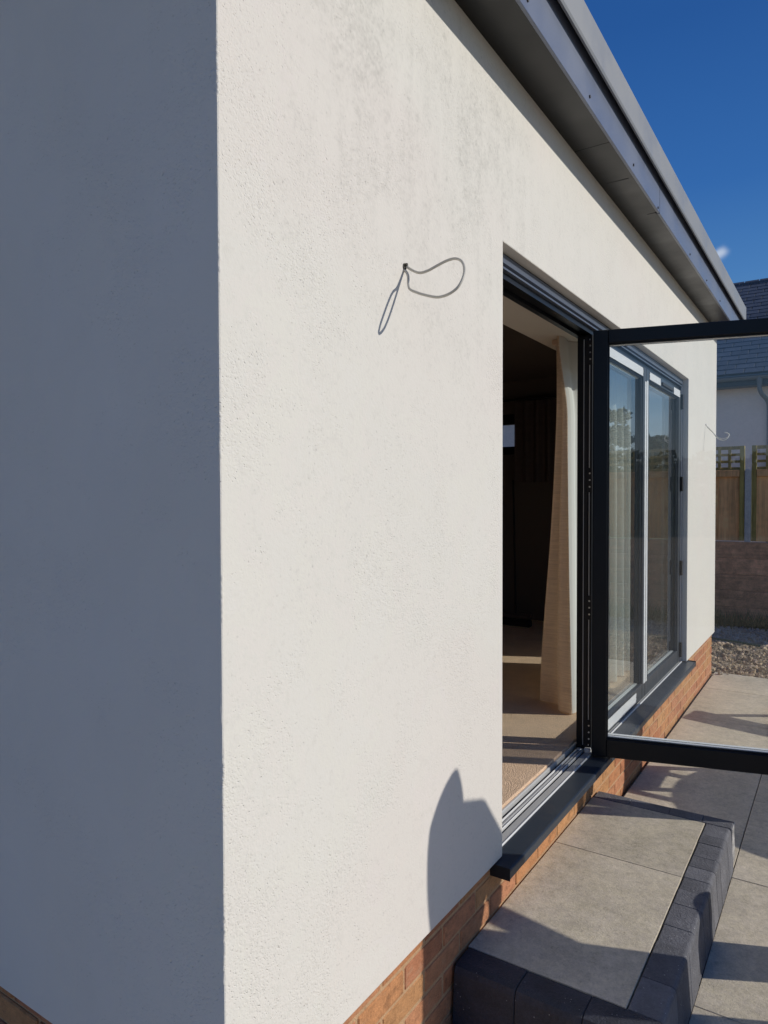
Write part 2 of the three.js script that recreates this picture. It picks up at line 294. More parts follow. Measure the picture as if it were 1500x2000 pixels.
{
  const N = 1024, a = layers(N, N, [[5, 6, 0.4, 151], [20, 22, 0.4, 152], [90, 80, 0.4, 153], [300, 320, 0.45, 154]]);
  const mk = (r, g, b, tile, bs, am = 0.4) => std({ map: rep(colorTex(N, N, (i, x, y, c) => { const s = 1 + a[i] * am; c[0] = r * s; c[1] = g * s; c[2] = b * s; }), tile), bumpMap: rep(grayTex(N, N, a, -1.6, 1.6), tile * 0.7), bumpScale: bs, roughness: 0.97 });
  M.soil = mk(0.50, 0.39, 0.27, 1.5, 0.02); M.field = mk(0.15, 0.14, 0.06, 9, 0.05); M.concrete = mk(0.60, 0.59, 0.56, 0.9, 0.003, 0.25);
  M.stones = [[0.40, 0.34, 0.26], [0.31, 0.25, 0.18], [0.46, 0.41, 0.34], [0.24, 0.19, 0.14]].map((c) => std({ color: rgb(...c), roughness: 0.95 }));
  M.houseRender = mk(0.84, 0.75, 0.69, 3, 0.0015, 0.07);
  M.bounceGravel = mk(0.54, 0.43, 0.29, 1.3, 0.02); M.earth = mk(0.16, 0.11, 0.075, 1.2, 0.03);
}
{
  const N = 512, a = layers(N, N, [[200, 200, 0.6, 161], [256, 256, 0.5, 162], [12, 10, 0.25, 163], [4, 4, 0.2, 164]]);
  M.carpet = std({ map: rep(colorTex(N, N, (i, x, y, c) => { const s = 1 + a[i] * 0.16; c[0] = 0.90 * s; c[1] = 0.635 * s; c[2] = 0.43 * s; }), 0.6), bumpMap: rep(grayTex(N, N, a), 0.5), bumpScale: 0.006, roughness: 1 });
  const wv = new Float32Array(N * N); const n1 = layers(N, N, [[5, 170, 0.5, 165], [9, 256, 0.5, 166], [40, 30, 0.15, 167]]);
  for (let i = 0; i < N * N; i++) wv[i] = n1[i];
  M.curtain = new THREE.MeshPhysicalMaterial({ map: rep(colorTex(N, N, (i, x, y, c) => { const s = 1 + wv[i] * 0.16; c[0] = 0.93 * s; c[1] = 0.76 * s; c[2] = 0.61 * s; }), 0.5), bumpMap: rep(grayTex(N, N, wv), 0.5), bumpScale: 0.002, roughness: 1, transmission: 0.6, thickness: 0, side: THREE.DoubleSide });
  M.lining = new THREE.MeshPhysicalMaterial({ color: rgb(0.9, 0.885, 0.83), roughness: 1, transmission: 0.36, thickness: 0, side: THREE.DoubleSide });
  M.darkCloth = std({ map: rep(colorTex(N, N, (i, x, y, c) => { const s = 1 + wv[i] * 0.3; c[0] = 0.10 * s; c[1] = 0.075 * s; c[2] = 0.07 * s; }), 0.4), roughness: 1, side: THREE.DoubleSide });
}
M.cable = std({ color: rgb(0.55, 0.52, 0.455), roughness: 0.5 });
M.cableEnd = std({ color: rgb(0.05, 0.045, 0.03), roughness: 0.6 });
M.gutter = std({ color: rgb(0.03, 0.032, 0.036), roughness: 0.4 });
M.pipe = std({ color: rgb(0.17, 0.175, 0.18), roughness: 0.35 });

// ------------------------------------------------------------------ ground
structure('ground', (() => { const g = new THREE.CircleGeometry(220, 48); g.rotateX(-Math.PI / 2); g.translate(0, -0.06, 0); return uvBox(g); })(), M.field);
structure('yard_soil', (() => { const s = new THREE.Shape(); s.moveTo(-6, 9); s.lineTo(9.6, 9); s.lineTo(9.6, -9); s.lineTo(-6, -9); s.closePath(); const g = new THREE.ShapeGeometry(s); g.rotateX(-Math.PI / 2); g.translate(0, -0.03, 0); return uvBox(g); })(), M.soil);

structure('bounce_gravel', (() => { const s = new THREE.Shape(); s.moveTo(-22, 14); s.lineTo(-3.1, 14); s.lineTo(-3.1, 0.2); s.lineTo(0.0, 0.2); s.lineTo(0.0, -14); s.lineTo(-22, -14); s.closePath(); const g = new THREE.ShapeGeometry(s); g.rotateX(Math.PI / 2); g.scale(1, 1, 1); g.translate(0, -0.02, 0); g.index.array.reverse(); g.computeVertexNormals(); return uvBox(g); })(), M.bounceGravel);  // unseen pale ground added to bounce warm light onto the gable

// patio of large porcelain pavers
const patio = new THREE.Group(); patio.name = numbered('patio'); patio.userData.kind = 'structure'; scene.add(patio);
mesh('joint_bed', span(-3.0, 6.14, -0.027, -0.008, 0.0, 3.0, 0.001), M.joint, patio);
{
  const R = rng(201); let n = 0;
  for (let row = 0; row < 5; row++) {
    const z0 = row * 0.6 + 0.002, z1 = row * 0.6 + 0.598, start = 2.805 - 0.9 * 7 + (row % 2 ? 0.45 : 0);
    for (let k = 0; k < 12; k++) {
      let x0 = start + k * 0.9 + 0.002, x1 = x0 + 0.896; if (x1 < -3) continue; x0 = Math.max(x0, -3); x1 = Math.min(x1, 6.13); if (x1 - x0 < 0.05) continue;
      const dy = (R() - 0.5) * 0.002;
      mesh('paver', span(x0, x1, -0.022, dy, z0, z1, 0.0015, R() * 7), paverMats[n++ % 3], patio);
    }
  }
}

// ------------------------------------------------------------------ the bungalow
const house = thing('bungalow', 'cream rendered bungalow with dark eaves and open dark framed patio doors', 'house');
const XJ = 1.3145, XF = 4.741, XE = 6.10, YB = H(-1.2666), YH = H(0.874), YS = H(1.4824);
// front wall, with the door opening cut through
{
  const s = new THREE.Shape(); const c = 0.0;
  s.moveTo(c, YB); s.lineTo(XJ, YB); s.lineTo(XJ, YH); s.lineTo(XF, YH); s.lineTo(XF, YB); s.lineTo(XE, YB); s.lineTo(XE, YS + 0.2); s.lineTo(c, YS + 0.2); s.closePath();
  const b = 0.004, g = new THREE.ExtrudeGeometry(s, { depth: 0.404 - 2 * b, bevelEnabled: true, bevelThickness: b, bevelSize: b, bevelOffset: -b, bevelSegments: 2 });
  g.translate(0, 0, -0.404 + b);
  const u = uvBox(g.clone()); u.clearGroups(); for (const q of g.groups) u.addGroup(q.start, q.count, q.materialIndex);
  mesh('front_wall', u, [M.wall, M.wallSide], house);
}
{
  const R = rng(77), pts = []; for (let k = 0; k <= 420; k++) { const y = lerp(YB, YS + 0.1, k / 420); pts.push([0.0045 + (R() - 0.5) * 0.0010 + 0.0008 * Math.sin(k * 0.21) * Math.sin(k * 0.037), y, -0.0045 + (R() - 0.5) * 0.0010 + 0.001 * Math.sin(k * 0.13)]); }
  mesh('corner_bead', uvBox(new THREE.TubeGeometry(new THREE.CatmullRomCurve3(pts.map((p) => new THREE.Vector3(...p))), 840, 0.0045, 7, false)), M.wallSide, house);
}
mesh('gable_wall', merge([span(0, 0.3, YB, YS + 0.2, -8, -0.400, 0.00001)]), M.wallSide, house, 'cream gable wall in full shade');
mesh('back_wall', span(0.3, XE, YB, YS + 0.2, -8, -7.7, 0.001), M.wallSide, house);
// far gable with the small high window
const WZ0 = -2.95, WZ1 = -1.755, WY0 = H(0.415), WY1 = H(0.825);
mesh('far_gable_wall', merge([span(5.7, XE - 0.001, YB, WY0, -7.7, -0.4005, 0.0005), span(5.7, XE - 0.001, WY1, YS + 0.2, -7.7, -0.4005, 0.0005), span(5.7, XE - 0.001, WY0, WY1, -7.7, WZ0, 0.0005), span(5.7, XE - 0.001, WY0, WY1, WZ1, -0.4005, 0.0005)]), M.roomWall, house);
// rooms inside: floor, ceiling, inner walls
mesh('carpet', span(0.3, 5.7, 0.2, H(-1.245), -7.7, -0.145, 0.002), M.carpet, house, 'tan carpet just inside the patio doors');
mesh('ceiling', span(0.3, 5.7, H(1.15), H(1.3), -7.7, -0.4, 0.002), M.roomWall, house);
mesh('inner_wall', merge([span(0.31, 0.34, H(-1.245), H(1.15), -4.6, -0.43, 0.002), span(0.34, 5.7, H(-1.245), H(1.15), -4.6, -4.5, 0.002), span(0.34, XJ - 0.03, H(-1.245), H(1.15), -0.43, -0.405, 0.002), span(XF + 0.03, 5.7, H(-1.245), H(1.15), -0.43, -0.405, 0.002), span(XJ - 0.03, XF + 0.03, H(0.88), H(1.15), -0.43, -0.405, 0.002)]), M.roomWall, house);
mesh('reveal_lining', merge([span(XJ - 0.02, XF + 0.02, H(0.85), H(0.872), -0.435, -0.135, 0.002), span(XJ + 0.001, XJ + 0.02, H(-1.245), H(0.849), -0.435, -0.135, 0.002), span(XF - 0.02, XF - 0.001, H(-1.245), H(0.849), -0.435, -0.135, 0.002)]), M.plaster, house, 'pale plastered reveal above the door frame');
// roof: deck, soffit board, fascia, edge trim
mesh('roof', span(-0.3, XE + 0.33, YS + 0.205, H(1.755), -8.3, 0.135, 0.003), M.trim, house);
const soffit = mesh('soffit', merge([span(-0.3, 2.062, YS, YS + 0.012, -0.012, 0.1535, 0.001), span(2.065, XE + 0.335, YS, YS + 0.012, -0.012, 0.1535, 0.001), span(XE + 0.001, XE + 0.33, YS, YS + 0.012, -3.5, -0.013, 0.001)]), M.soffit, house, 'dark grey soffit board under the eaves');
for (const [a, b, z0, z1] of [[2.45, 2.457, 0.03, 0.13], [2.937, 2.943, 0.105, 0.15]]) mesh('soffit_joint', span(a, b, YS - 0.0015, YS + 0.001, z0, z1, 0.0005), M.darkScrew, soffit);
{
  const f = part(house, 'fascia', 'blue grey fascia boards along the eaves');
  for (const [x0, x1] of [[-0.3, 2.940], [2.949, XE + 0.335]]) {
    const b = mesh('fascia_board', span(x0, x1, YS - 0.006, H(1.66), 0.154, 0.166, 0.0015), M.fascia, f);
  }
  for (const [X, h] of [[0.3, 1.512], [1.116, 1.512], [1.738, 1.513], [2.396, 1.513], [2.90, 1.49], [3.795, 1.505], [4.431, 1.505], [5.053, 1.505], [5.9, 1.505]]) {
    const g = new THREE.CylinderGeometry(0.006, 0.0062, 0.005, 12); g.rotateX(Math.PI / 2); g.translate(X, H(h), 0.1675); mesh('screw', g, M.darkScrew, f);
  }
  mesh('joint_cover', span(2.936, 2.953, YS - 0.004, H(1.655), 0.146, 0.1535, 0.0005), M.rubber, f);
}
{
  const pr = []; for (let k = 0; k <= 6; k++) { const a = (k / 6) * Math.PI / 2; pr.push([0.182 + 0.018 * Math.sin(a), H(1.752) + 0.018 * Math.cos(a) - 0.0]); }
  mesh('roof_edge_trim', along([[0.11, H(1.77)], ...pr, [0.2, H(1.632)], [0.196, H(1.622)], [0.188, H(1.622)], [0.186, H(1.632)], [0.186, H(1.72)], [0.11, H(1.757)]], -0.32, XE + 0.345, 0), M.trim, house, 'grey metal trim along the roof edge');
  mesh('trim_end_cap', span(XE + 0.345, XE + 0.349, H(1.62), H(1.772), 0.08, 0.201, 0.001), M.trim, house);
}
// brick plinth, every brick laid
{
  const pl = part(house, 'brick_plinth', 'orange brick plinth under the cream render');
  mesh('mortar_bed', merge([span(0.029, XE - 0.03, -0.1, H(-1.296), -0.2, -0.0235, 0.0005), span(0.028, 0.2, -0.1, YB + 0.01, -3.5, -0.2, 0.0005)]), M.mortar, pl);
  const R = rng(301), full = [0, 1, 2].map((k) => cbox(0.215, 0.065, 0.1, 0.0035, [0, 0, 0], k * 0.37)), fullZ = [0, 1].map((k) => cbox(0.1, 0.065, 0.215, 0.0035, [0, 0, 0], k * 0.29));
  for (let c = 1; c <= 6; c++) {
    const top = H(-1.318 - 0.075 * (c - 2)), y = top - 0.0325, under = (a, b) => c === 1 && b > XJ - 0.05 && a < XF + 0.05, off = c % 2 ? 0.135 : 0.0225;
    for (let k = 0; k < 28; k++) {
      let x0 = off + k * 0.225, x1 = x0 + 0.215; if (k === 0 && c % 2) { const g = span(0.02, 0.125, y - 0.0325, y + 0.0325, -0.12, -0.02, 0.0035); mesh('brick', g, brickMats[Math.floor(R() * 8)], pl); }
      if (x0 > XE - 0.06) break; if (under(x0, x1)) { mesh('brick', span(x0, x1, y - 0.0325, H(-1.287), -0.12, -0.02, 0.0035), brickMats[Math.floor(R() * 8)], pl); continue; }
      if (x1 > XE - 0.02) { mesh('brick', span(x0, XE - 0.022, y - 0.0325, y + 0.0325, -0.12, -0.02, 0.0035), brickMats[Math.floor(R() * 8)], pl); break; }
      const b = mesh('brick', full[Math.floor(R() * 3)], brickMats[Math.floor(R() * 8)], pl);
      b.position.set((x0 + x1) / 2, y + (R() - 0.5) * 0.001, -0.07 + (R() - 0.5) * 0.003); b.rotation.z = (R() - 0.5) * 0.006;
    }
    for (let k = 0; k < 9; k++) {
      const z1 = -0.132 - k * 0.225 - (c % 2 ? 0 : 0.1125), b = mesh('brick', fullZ[k % 2], brickMats[Math.floor(R() * 8)], pl);
      b.position.set(0.07 + (R() - 0.5) * 0.003, y, z1 - 0.1075);
    }
  }
  mesh('render_bead', merge([span(0.002, XJ - 0.002, YB - 0.003, YB + 0.0005, -0.02, -0.004, 0.0005), span(XF + 0.002, XE - 0.002, YB - 0.003, YB + 0.0005, -0.02, -0.004, 0.0005)]), M.rubber, pl);
}

// ------------------------------------------------------------------ patio doors: fixed frame, threshold, cill, three leaves
const doorFrame = part(house, 'door_frame', 'dark grey aluminium patio door frame');
mesh('frame_head', along([[-0.040, H(0.866)], [-0.040, H(0.836)], [-0.054, H(0.833)], [-0.054, H(0.825)], [-0.041, H(0.823)], [-0.041, H(0.8155)], [-0.060, H(0.814)], [-0.132, H(0.814)], [-0.132, H(0.866)]], XJ + 0.001, XF - 0.001), M.frameFace, doorFrame);
mesh('head_seal', span(XJ + 0.001, XF - 0.001, H(0.8665), YH - 0.001, -0.12, -0.044, 0.0005), M.rubber, doorFrame);
mesh('head_track', along([[-0.056, H(0.8135)], [-0.056, H(0.7905)], [-0.070, H(0.7905)], [-0.070, H(0.801)], [-0.112, H(0.801)], [-0.112, H(0.785)], [-0.132, H(0.782)], [-0.132, H(0.8135)]], XJ + 0.0485, XF - 0.0485), M.frame, doorFrame);
for (const [x0, x1] of [[XJ + 0.001, XJ + 0.048], [XF - 0.048, XF - 0.001]]) mesh('frame_jamb', span(x0, x1, H(-1.262), H(0.8135), -0.131, -0.041, 0.002), M.frameFace, doorFrame);
for (const h of [0.70, 0.083, -0.55, -1.17]) mesh('hinge', span(XF - 0.062, XF - 0.04, H(h) - 0.055, H(h) + 0.055, -0.044, -0.026, 0.003), M.rubber, doorFrame);
// threshold
{
  const x0 = XJ + 0.002, x1 = XF - 0.002, y = H(-1.268);
  const list = [['base_plate', span(x0, x1, y - 0.03, y - 0.014, -0.148, -0.03, 0.001), M.rubber], ['ramp', span(x0, x1, y - 0.0135, y - 0.002, -0.072, -0.0405, 0.002), M.aluGrey], ['outer_lip', span(x0, x1, y - 0.0135, y + 0.002, -0.0395, -0.0325, 0.002), M.alu],
    ['rail', span(x0, x1, y - 0.0135, y + 0.001, -0.089, -0.0835, 0.0015), M.alu], ['rail', span(x0, x1, y - 0.0135, y - 0.001, -0.1045, -0.095, 0.0015), M.aluGrey], ['rail', span(x0, x1, y - 0.0135, y + 0.002, -0.117, -0.1115, 0.0015), M.alu], ['edge_strip', span(x0, x1, y - 0.0135, y + 0.012, -0.1445, -0.132, 0.003), M.aluGrey]];
  for (const [n, g, m] of list) mesh(n === 'base_plate' ? 'threshold_base' : n === 'rail' || n === 'outer_lip' ? 'threshold_rail' : 'threshold_plate', g, m, doorFrame);
}
mesh('cill', along([[-0.031, H(-1.271)], [0.046, H(-1.2755)], [0.0525, H(-1.278)], [0.054, H(-1.282)], [0.054, H(-1.306)], [0.050, H(-1.306)], [0.050, H(-1.287)], [-0.019, H(-1.283)], [-0.031, H(-1.283)]], XJ - 0.062, XF + 0.055), M.cill, house, 'dark slate grey aluminium cill below the doors');
for (const x of [XJ - 0.066, XF + 0.055]) mesh('cill_end_cap', span(x, x + 0.004, H(-1.310), H(-1.267), -0.018, 0.056, 0.001), M.rubber, house);

// a leaf: hinge edge at the origin, running towards -x, outer face at z = 0
function leaf(name, label, w, yb, yt) {
  const L = part(house, name, label), d = 0.075, s = 0.068, top = 0.064, bot = 0.088, FM = label.includes('open') ? M.frame : M.sunlitFrame;  // open leaf in the shaded tone, closed leaves in the sunlit one
  for (const [x0, x1] of [[-s, 0], [-w, -w + s]]) {
    mesh('stile', merge([span(x0, x1, yb, yt, -d, -0.0, 0.0035)]), FM, L);
  }
  mesh('top_rail', span(-w + s, -s, yt - top, yt, -d + 0.001, -0.001, 0.003), FM, L);
  mesh('bottom_rail', span(-w + s, -s, yb, yb + bot, -d + 0.001, -0.001, 0.003), FM, L);
  const gx0 = -w + s - 0.004, gx1 = -s + 0.004, gy0 = yb + bot - 0.004, gy1 = yt - top + 0.004, bd = 0.011;
  for (const z of [-d + 0.012, -0.024]) {
    mesh('glazing_bead', merge([span(gx0, gx1, gy0, gy0 + bd, z, z === -0.024 ? -0.0012 : z + 0.012, 0.002), span(gx0, gx1, gy1 - bd, gy1, z, z + 0.012, 0.002), span(gx0, gx0 + bd, gy0 + bd, gy1 - bd, z, z + 0.012, 0.002), span(gx1 - bd, gx1, gy0 + bd, gy1 - bd, z, z + 0.012, 0.002)]), FM, L);
  }
  mesh('spacer_bar', merge([span(gx0, gx1, gy0 + 0.002, gy0 + 0.012, -0.0475, -0.0285, 0.001), span(gx0, gx1, gy1 - 0.012, gy1 - 0.002, -0.0475, -0.0285, 0.001)]), M.alu, L);
  if (name === 'door_leaf' && label.includes('open')) mesh('sunlit_bead_strip', span(gx0 + 0.002, gx1 - 0.002, gy0 + bd + 0.0002, gy0 + bd + 0.0018, -0.0235, -0.0015, 0.0005), M.film, L);  // white strip paints the sunlight caught on top of the bead
  mesh('glass', new THREE.BoxGeometry(gx1 - gx0 - 0.002, gy1 - gy0 - 0.002, 0.024).translate((gx0 + gx1) / 2, (gy0 + gy1) / 2, -0.038), label.includes('open') ? M.glass : M.coatedGlass, L);
  return L;
}
const LB = H(-1.264), LT = H(0.788), PX = 2.492, ZF = -0.045;
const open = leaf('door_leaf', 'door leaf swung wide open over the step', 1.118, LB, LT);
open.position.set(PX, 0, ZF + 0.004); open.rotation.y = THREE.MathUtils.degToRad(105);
mesh('handle_plate', span(-1.10, -1.068, H(-0.30), H(-0.06), -0.083, -0.075, 0.002), M.frame, open);
mesh('handle_lever', span(-1.092, -0.97, H(-0.14), H(-0.122), -0.125, -0.11, 0.004), M.frame, open);
const mid = leaf('door_leaf', 'closed middle door leaf with a curtain behind its glass', 1.100, LB, LT); mid.position.set(PX + 1.104, 0, ZF);
const end = leaf('door_leaf', 'closed far door leaf beside the wall', 1.088, LB, LT); end.position.set(PX + 1.104 + 1.094, 0, ZF);
// seals, hinges and screws on the hinge edge of the middle leaf
mesh('edge_seal', merge([span(-1.1035, -1.1, LB + 0.02, LT - 0.02, -0.018, -0.013, 0.0008), span(-1.103, -1.1, LB + 0.02, LT - 0.02, -0.046, -0.042, 0.0008)]), M.aluGrey, mid);
mesh('shaded_edge_strip', span(-1.1022, -1.0995, LB + 0.002, LT - 0.002, -0.0765, -0.004, 0.0008), M.frame, mid);  // added black strip, puts shade into the colour of the hinge edge
mesh('edge_groove', span(-1.1038, -1.1, LB + 0.01, LT - 0.01, -0.038, -0.024, 0.001), M.rubber, mid);
for (const h of [0.70, 0.075, -0.555, -1.175]) {
  const hp = mesh('hinge', span(-1.1065, -1.1, H(h) - 0.06, H(h) + 0.06, -0.03, 0.0, 0.002), M.rubber, mid);
  for (const k of [-1, 0, 1]) { const g = new THREE.CylinderGeometry(0.0042, 0.0042, 0.003, 12); g.rotateZ(Math.PI / 2); g.translate(-1.1075, H(h) + k * 0.033, -0.012); mesh('screw', g, M.screw, hp); }
}
mesh('pivot_block', merge([span(-1.125, -1.10, LB - 0.010, LB + 0.012, -0.03, -0.002, 0.003), span(-1.13, -1.105, LB - 0.004, LB + 0.004, -0.062, -0.045, 0.002)]), M.alu, mid);
// white protective film still stuck on the frames
const fz = 0.0006;
const filmPiece = (x0, x1, y0, y1, L, seed = 1) => {
  const nx = 16, g = new THREE.PlaneGeometry(x1 - x0, y1 - y0, nx, 6), p = g.attributes.position, R = rng(seed);
  for (let i = 0; i < p.count; i++) { const ex = Math.abs(Math.abs(p.getX(i)) - (x1 - x0) / 2) < 1e-4; p.setXYZ(i, p.getX(i) + (ex ? (R() - 0.5) * 0.012 : 0), p.getY(i), (R() * 0.0012)); }
  g.translate((x0 + x1) / 2, (y0 + y1) / 2, fz + 0.0006); g.computeVertexNormals();
  return mesh('sunlit_bead_strip', g, M.film, L);
};
filmPiece(-1.03, -0.09, LT - 0.062, LT - 0.012, mid, 1); filmPiece(-0.86, -0.22, LB + 0.018, LB + 0.076, mid, 2);
filmPiece(-1.010, -0.70, LT - 0.058, LT - 0.012, end, 4); filmPiece(-0.27, -0.04, LT - 0.06, LT - 0.010, end, 5);
mesh('sunlit_bead_strip', span(-0.038, -0.003, LB + 0.09, LT - 0.085, 0.0004, 0.0022, 0.0006), M.film, mid, 'white film strip down the meeting stile');
mesh('sunlit_bead_strip', span(-1.084, -1.050, LB + 0.09, LT - 0.075, 0.0004, 0.0022, 0.0006), M.film, end);
mesh('trickle_vent', merge([span(-0.66, -0.30, LT - 0.050, LT - 0.028, 0.0005, 0.010, 0.003)]), M.rubber, end);

// small high window in the far gable
{
  const w = part(house, 'high_window', 'small high window in the far room wall');
  const x0 = 5.705, x1 = 5.78;
  mesh('window_frame', merge([span(x0, x1, H(0.722), WY1, WZ0, WZ1, 0.003), span(x0, x1, WY0, H(0.497), WZ0, WZ1, 0.003), span(x0, x1, H(0.4975), H(0.7215), WZ1 - 0.02, WZ1, 0.003), span(x0, x1, H(0.4975), H(0.7215), WZ0, WZ0 + 0.06, 0.003)]), M.frame, w);
  mesh('pane', new THREE.BoxGeometry(0.02, 0.228, WZ1 - WZ0 - 0.07).translate(5.74, H(0.6095), (WZ0 + WZ1) / 2 + 0.02), M.glass, w);
}

// ------------------------------------------------------------------ curtains
{
  const c = thing('curtain', 'cream curtain hanging just inside the glass of the patio doors', 'curtain', [3.5, H(-1.24), -0.3]);
  const nu = 200, nv = 60, pos = [], uv = [], idx = [], y1 = 0.846 - 0.0, y0 = -1.236;
  for (let j = 0; j <= nv; j++) {
    const t = j / nv, h = lerp(y1, y0, t);
    const cx = 2.68 + 0.14 * sstep(t, 0, 0.2) + 0.10 * t * t, bx = 2.80 + 0.34 * t, bz = -0.335 - 0.20 * t + 0.02 * Math.sin(t * 5);
    for (let i = 0; i <= nu; i++) {
      const s = i / nu; let x, z;
      if (s < 0.16) { const q = s / 0.16; const f = (0.006 + 0.022 * sstep(t, 0, 0.5)) * Math.sin(q * 9.2 + 1.1 * Math.sin(t * 2.6)) * sstep(q, 0, 0.15) * (1 - sstep(q, 0.85, 1)); x = lerp(bx, cx, q) - f * 0.75 + 0.012 * Math.sin(t * 4.2) * t; z = lerp(bz, -0.285, q) - f * 0.65; }
      else { const q = (s - 0.16) / 0.84, amp = 0.012 + 0.032 * Math.min(1, q * 6) * (0.75 + 0.25 * t); x = lerp(cx, 4.27 + 0.02 * Math.sin(t * 4), q); z = -0.285 - 0.03 * sstep(q, 0.1, 0.25) + amp * sstep(q, 0.03, 0.16) * Math.sin(q * 6.283 * 8.2 + 0.5 * Math.sin(t * 3 + q * 9)); }
      pos.push(x - 3.5, h + 1.24, z + 0.3); uv.push(s * 2.6, h);
      if (i < nu && j < nv) { const a = j * (nu + 1) + i; idx.push(a, a + nu + 1, a + 1, a + 1, a + nu + 1, a + nu + 2); }
    }
  }
  const g = new THREE.BufferGeometry(); g.setAttribute('position', new THREE.Float32BufferAttribute(pos, 3)); g.setAttribute('uv', new THREE.Float32BufferAttribute(uv, 2)); g.setIndex(idx); g.computeVertexNormals();
  mesh('cloth', g, M.curtain, c);
  const lp = [], lu = [], li = [];
  for (let j = 0; j <= nv; j++) for (let i = 33; i <= nu; i++) {
    const k = (j * (nu + 1) + i) * 3, off = 0.009 * Math.min(1, (i - 33) / 3); lp.push(pos[k], pos[k + 1], pos[k + 2] + off + 0.001); lu.push(i / nu * 2.6, lerp(y1, y0, j / nv));
    if (i < nu && j < nv) { const w = nu - 32, b = j * w + i - 33; li.push(b, b + w, b + 1, b + 1, b + w, b + w + 1); }
  }
  const lg = new THREE.BufferGeometry(); lg.setAttribute('position', new THREE.Float32BufferAttribute(lp, 3)); lg.setAttribute('uv', new THREE.Float32BufferAttribute(lu, 2)); lg.setIndex(li); lg.computeVertexNormals();
  mesh('lining', lg, M.lining, c, 'white lining on the window side of the curtain');
  mesh('heading_tape', span(-0.74, 0.76, 2.06, 2.085, -0.05, -0.02, 0.003), M.curtain, c);
}
{
  const c = thing('curtain', 'short dark curtain beside the small high window in the dim room', 'curtain', [5.6, H(0.13), -1.55]);
  const g = new THREE.PlaneGeometry(0.40, 0.80, 60, 8), p = g.attributes.position;
  for (let i = 0; i < p.count; i++) { const x = p.getX(i); p.setZ(i, 0.03 * Math.sin(x * 55 + 0.4 * p.getY(i))); }
  g.rotateY(-Math.PI / 2); g.translate(0, 0.4, 0); g.computeVertexNormals();
  mesh('cloth', g, M.darkCloth, c); 
  const rod = new THREE.CylinderGeometry(0.012, 0.012, 1.6, 12); rod.rotateX(Math.PI / 2); rod.translate(0, 0.82, -0.55); mesh('curtain_pole', rod, M.rubber, c);
}

{
  const b = thing('broom', 'long handled broom leaning in the dark at the far end of the room', 'broom', [5.3, H(-1.245), -1.62]);
  mesh('handle', tube([[0, 0.1, 0], [0.18, 0.75, -0.09], [0.36, 1.4, -0.18]], 0.010, 20, 8), M.rubber, b);
  mesh('broom_head', cbox(0.06, 0.05, 0.32, 0.01, [0, 0.1, 0]), M.darkCloth, b); mesh('bristles', cbox(0.05, 0.075, 0.31, 0.012, [0, 0.0376, 0]), M.rubber, b);
}

// ------------------------------------------------------------------ cables sticking out of the wall
{
  const c = thing('cable', 'grey cable looped out of a hole in the sunlit wall left of the doors', 'cable', [0.667, H(0.61), 0]);
  const P = [[0.003, 0.003, -0.02], [0.0043, 0.0052, 0.0006], [0.0009, -0.0043, 0.0152], [-0.0043, -0.0176, 0.0362], [-0.0072, -0.0245, 0.0542], [-0.0059, -0.0226, 0.0749], [-0.0002, -0.0113, 0.1035], [0.0034, -0.0034, 0.1276], [0.0035, -0.0027, 0.1506], [-0.0019, -0.0141, 0.1712], [-0.0146, -0.0393, 0.1864], [-0.028, -0.0654, 0.1895], [-0.0394, -0.0909, 0.1805], [-0.0426, -0.103, 0.1623], [-0.0411, -0.107, 0.1413], [-0.0389, -0.1062, 0.1222], [-0.0349, -0.0965, 0.0915], [-0.0319, -0.0825, 0.0579], [-0.0285, -0.0686, 0.0343], [-0.0213, -0.0515, 0.0254], [-0.0112, -0.0291, 0.0184], [-0.0047, -0.014, 0.0089], [-0.003, -0.0088, 0.0022], [-0.003, -0.007, -0.02]];
  mesh('loop', tube(P, 0.0036, 200, 10), M.cable, c);
  const g = new THREE.TorusGeometry(0.0062, 0.0024, 8, 18); g.scale(1, 1.2, 1); g.translate(0, 0.002, 0.0005); mesh('hole_rim', g, M.cableEnd, c);
  const plug = new THREE.CylinderGeometry(0.0042, 0.0046, 0.012, 10); plug.rotateX(Math.PI / 2); plug.translate(0.0005, 0.0075, 0.003); mesh('hole_plug', plug, M.cableEnd, c);
}
{
  const c = thing('cable', 'thin white cable curling from the wall near its far corner beyond the doors', 'cable', [5.515, H(0.6), 0]);
  const P = [[5.515, 0.601, -0.02], [5.514, 0.600, 0.002], [5.509, 0.584, 0.009], [5.494, 0.532, 0.056], [5.478, 0.482, 0.091], [5.474, 0.462, 0.119], [5.477, 0.455, 0.146], [5.488, 0.469, 0.172], [5.500, 0.491, 0.181], [5.507, 0.506, 0.182], [5.510, 0.519, 0.163], [5.508, 0.523, 0.147]].map(([x, y, z]) => [x - 5.515, y - 0.6, z]);
  const Q = [[5.517, 0.596, -0.02], [5.516, 0.595, 0.002], [5.511, 0.577, 0.012], [5.494, 0.522, 0.062], [5.482, 0.478, 0.108], [5.487, 0.470, 0.140], [5.497, 0.478, 0.168], [5.505, 0.492, 0.19]].map(([x, y, z]) => [x - 5.515, y - 0.6, z]);
  const mm = std({ color: rgb(0.62, 0.6, 0.55), roughness: 0.5 });
  mesh('strand', tube(P, 0.0034, 90, 8), mm, c); mesh('strand', tube(Q, 0.003, 80, 8), mm, c);
}

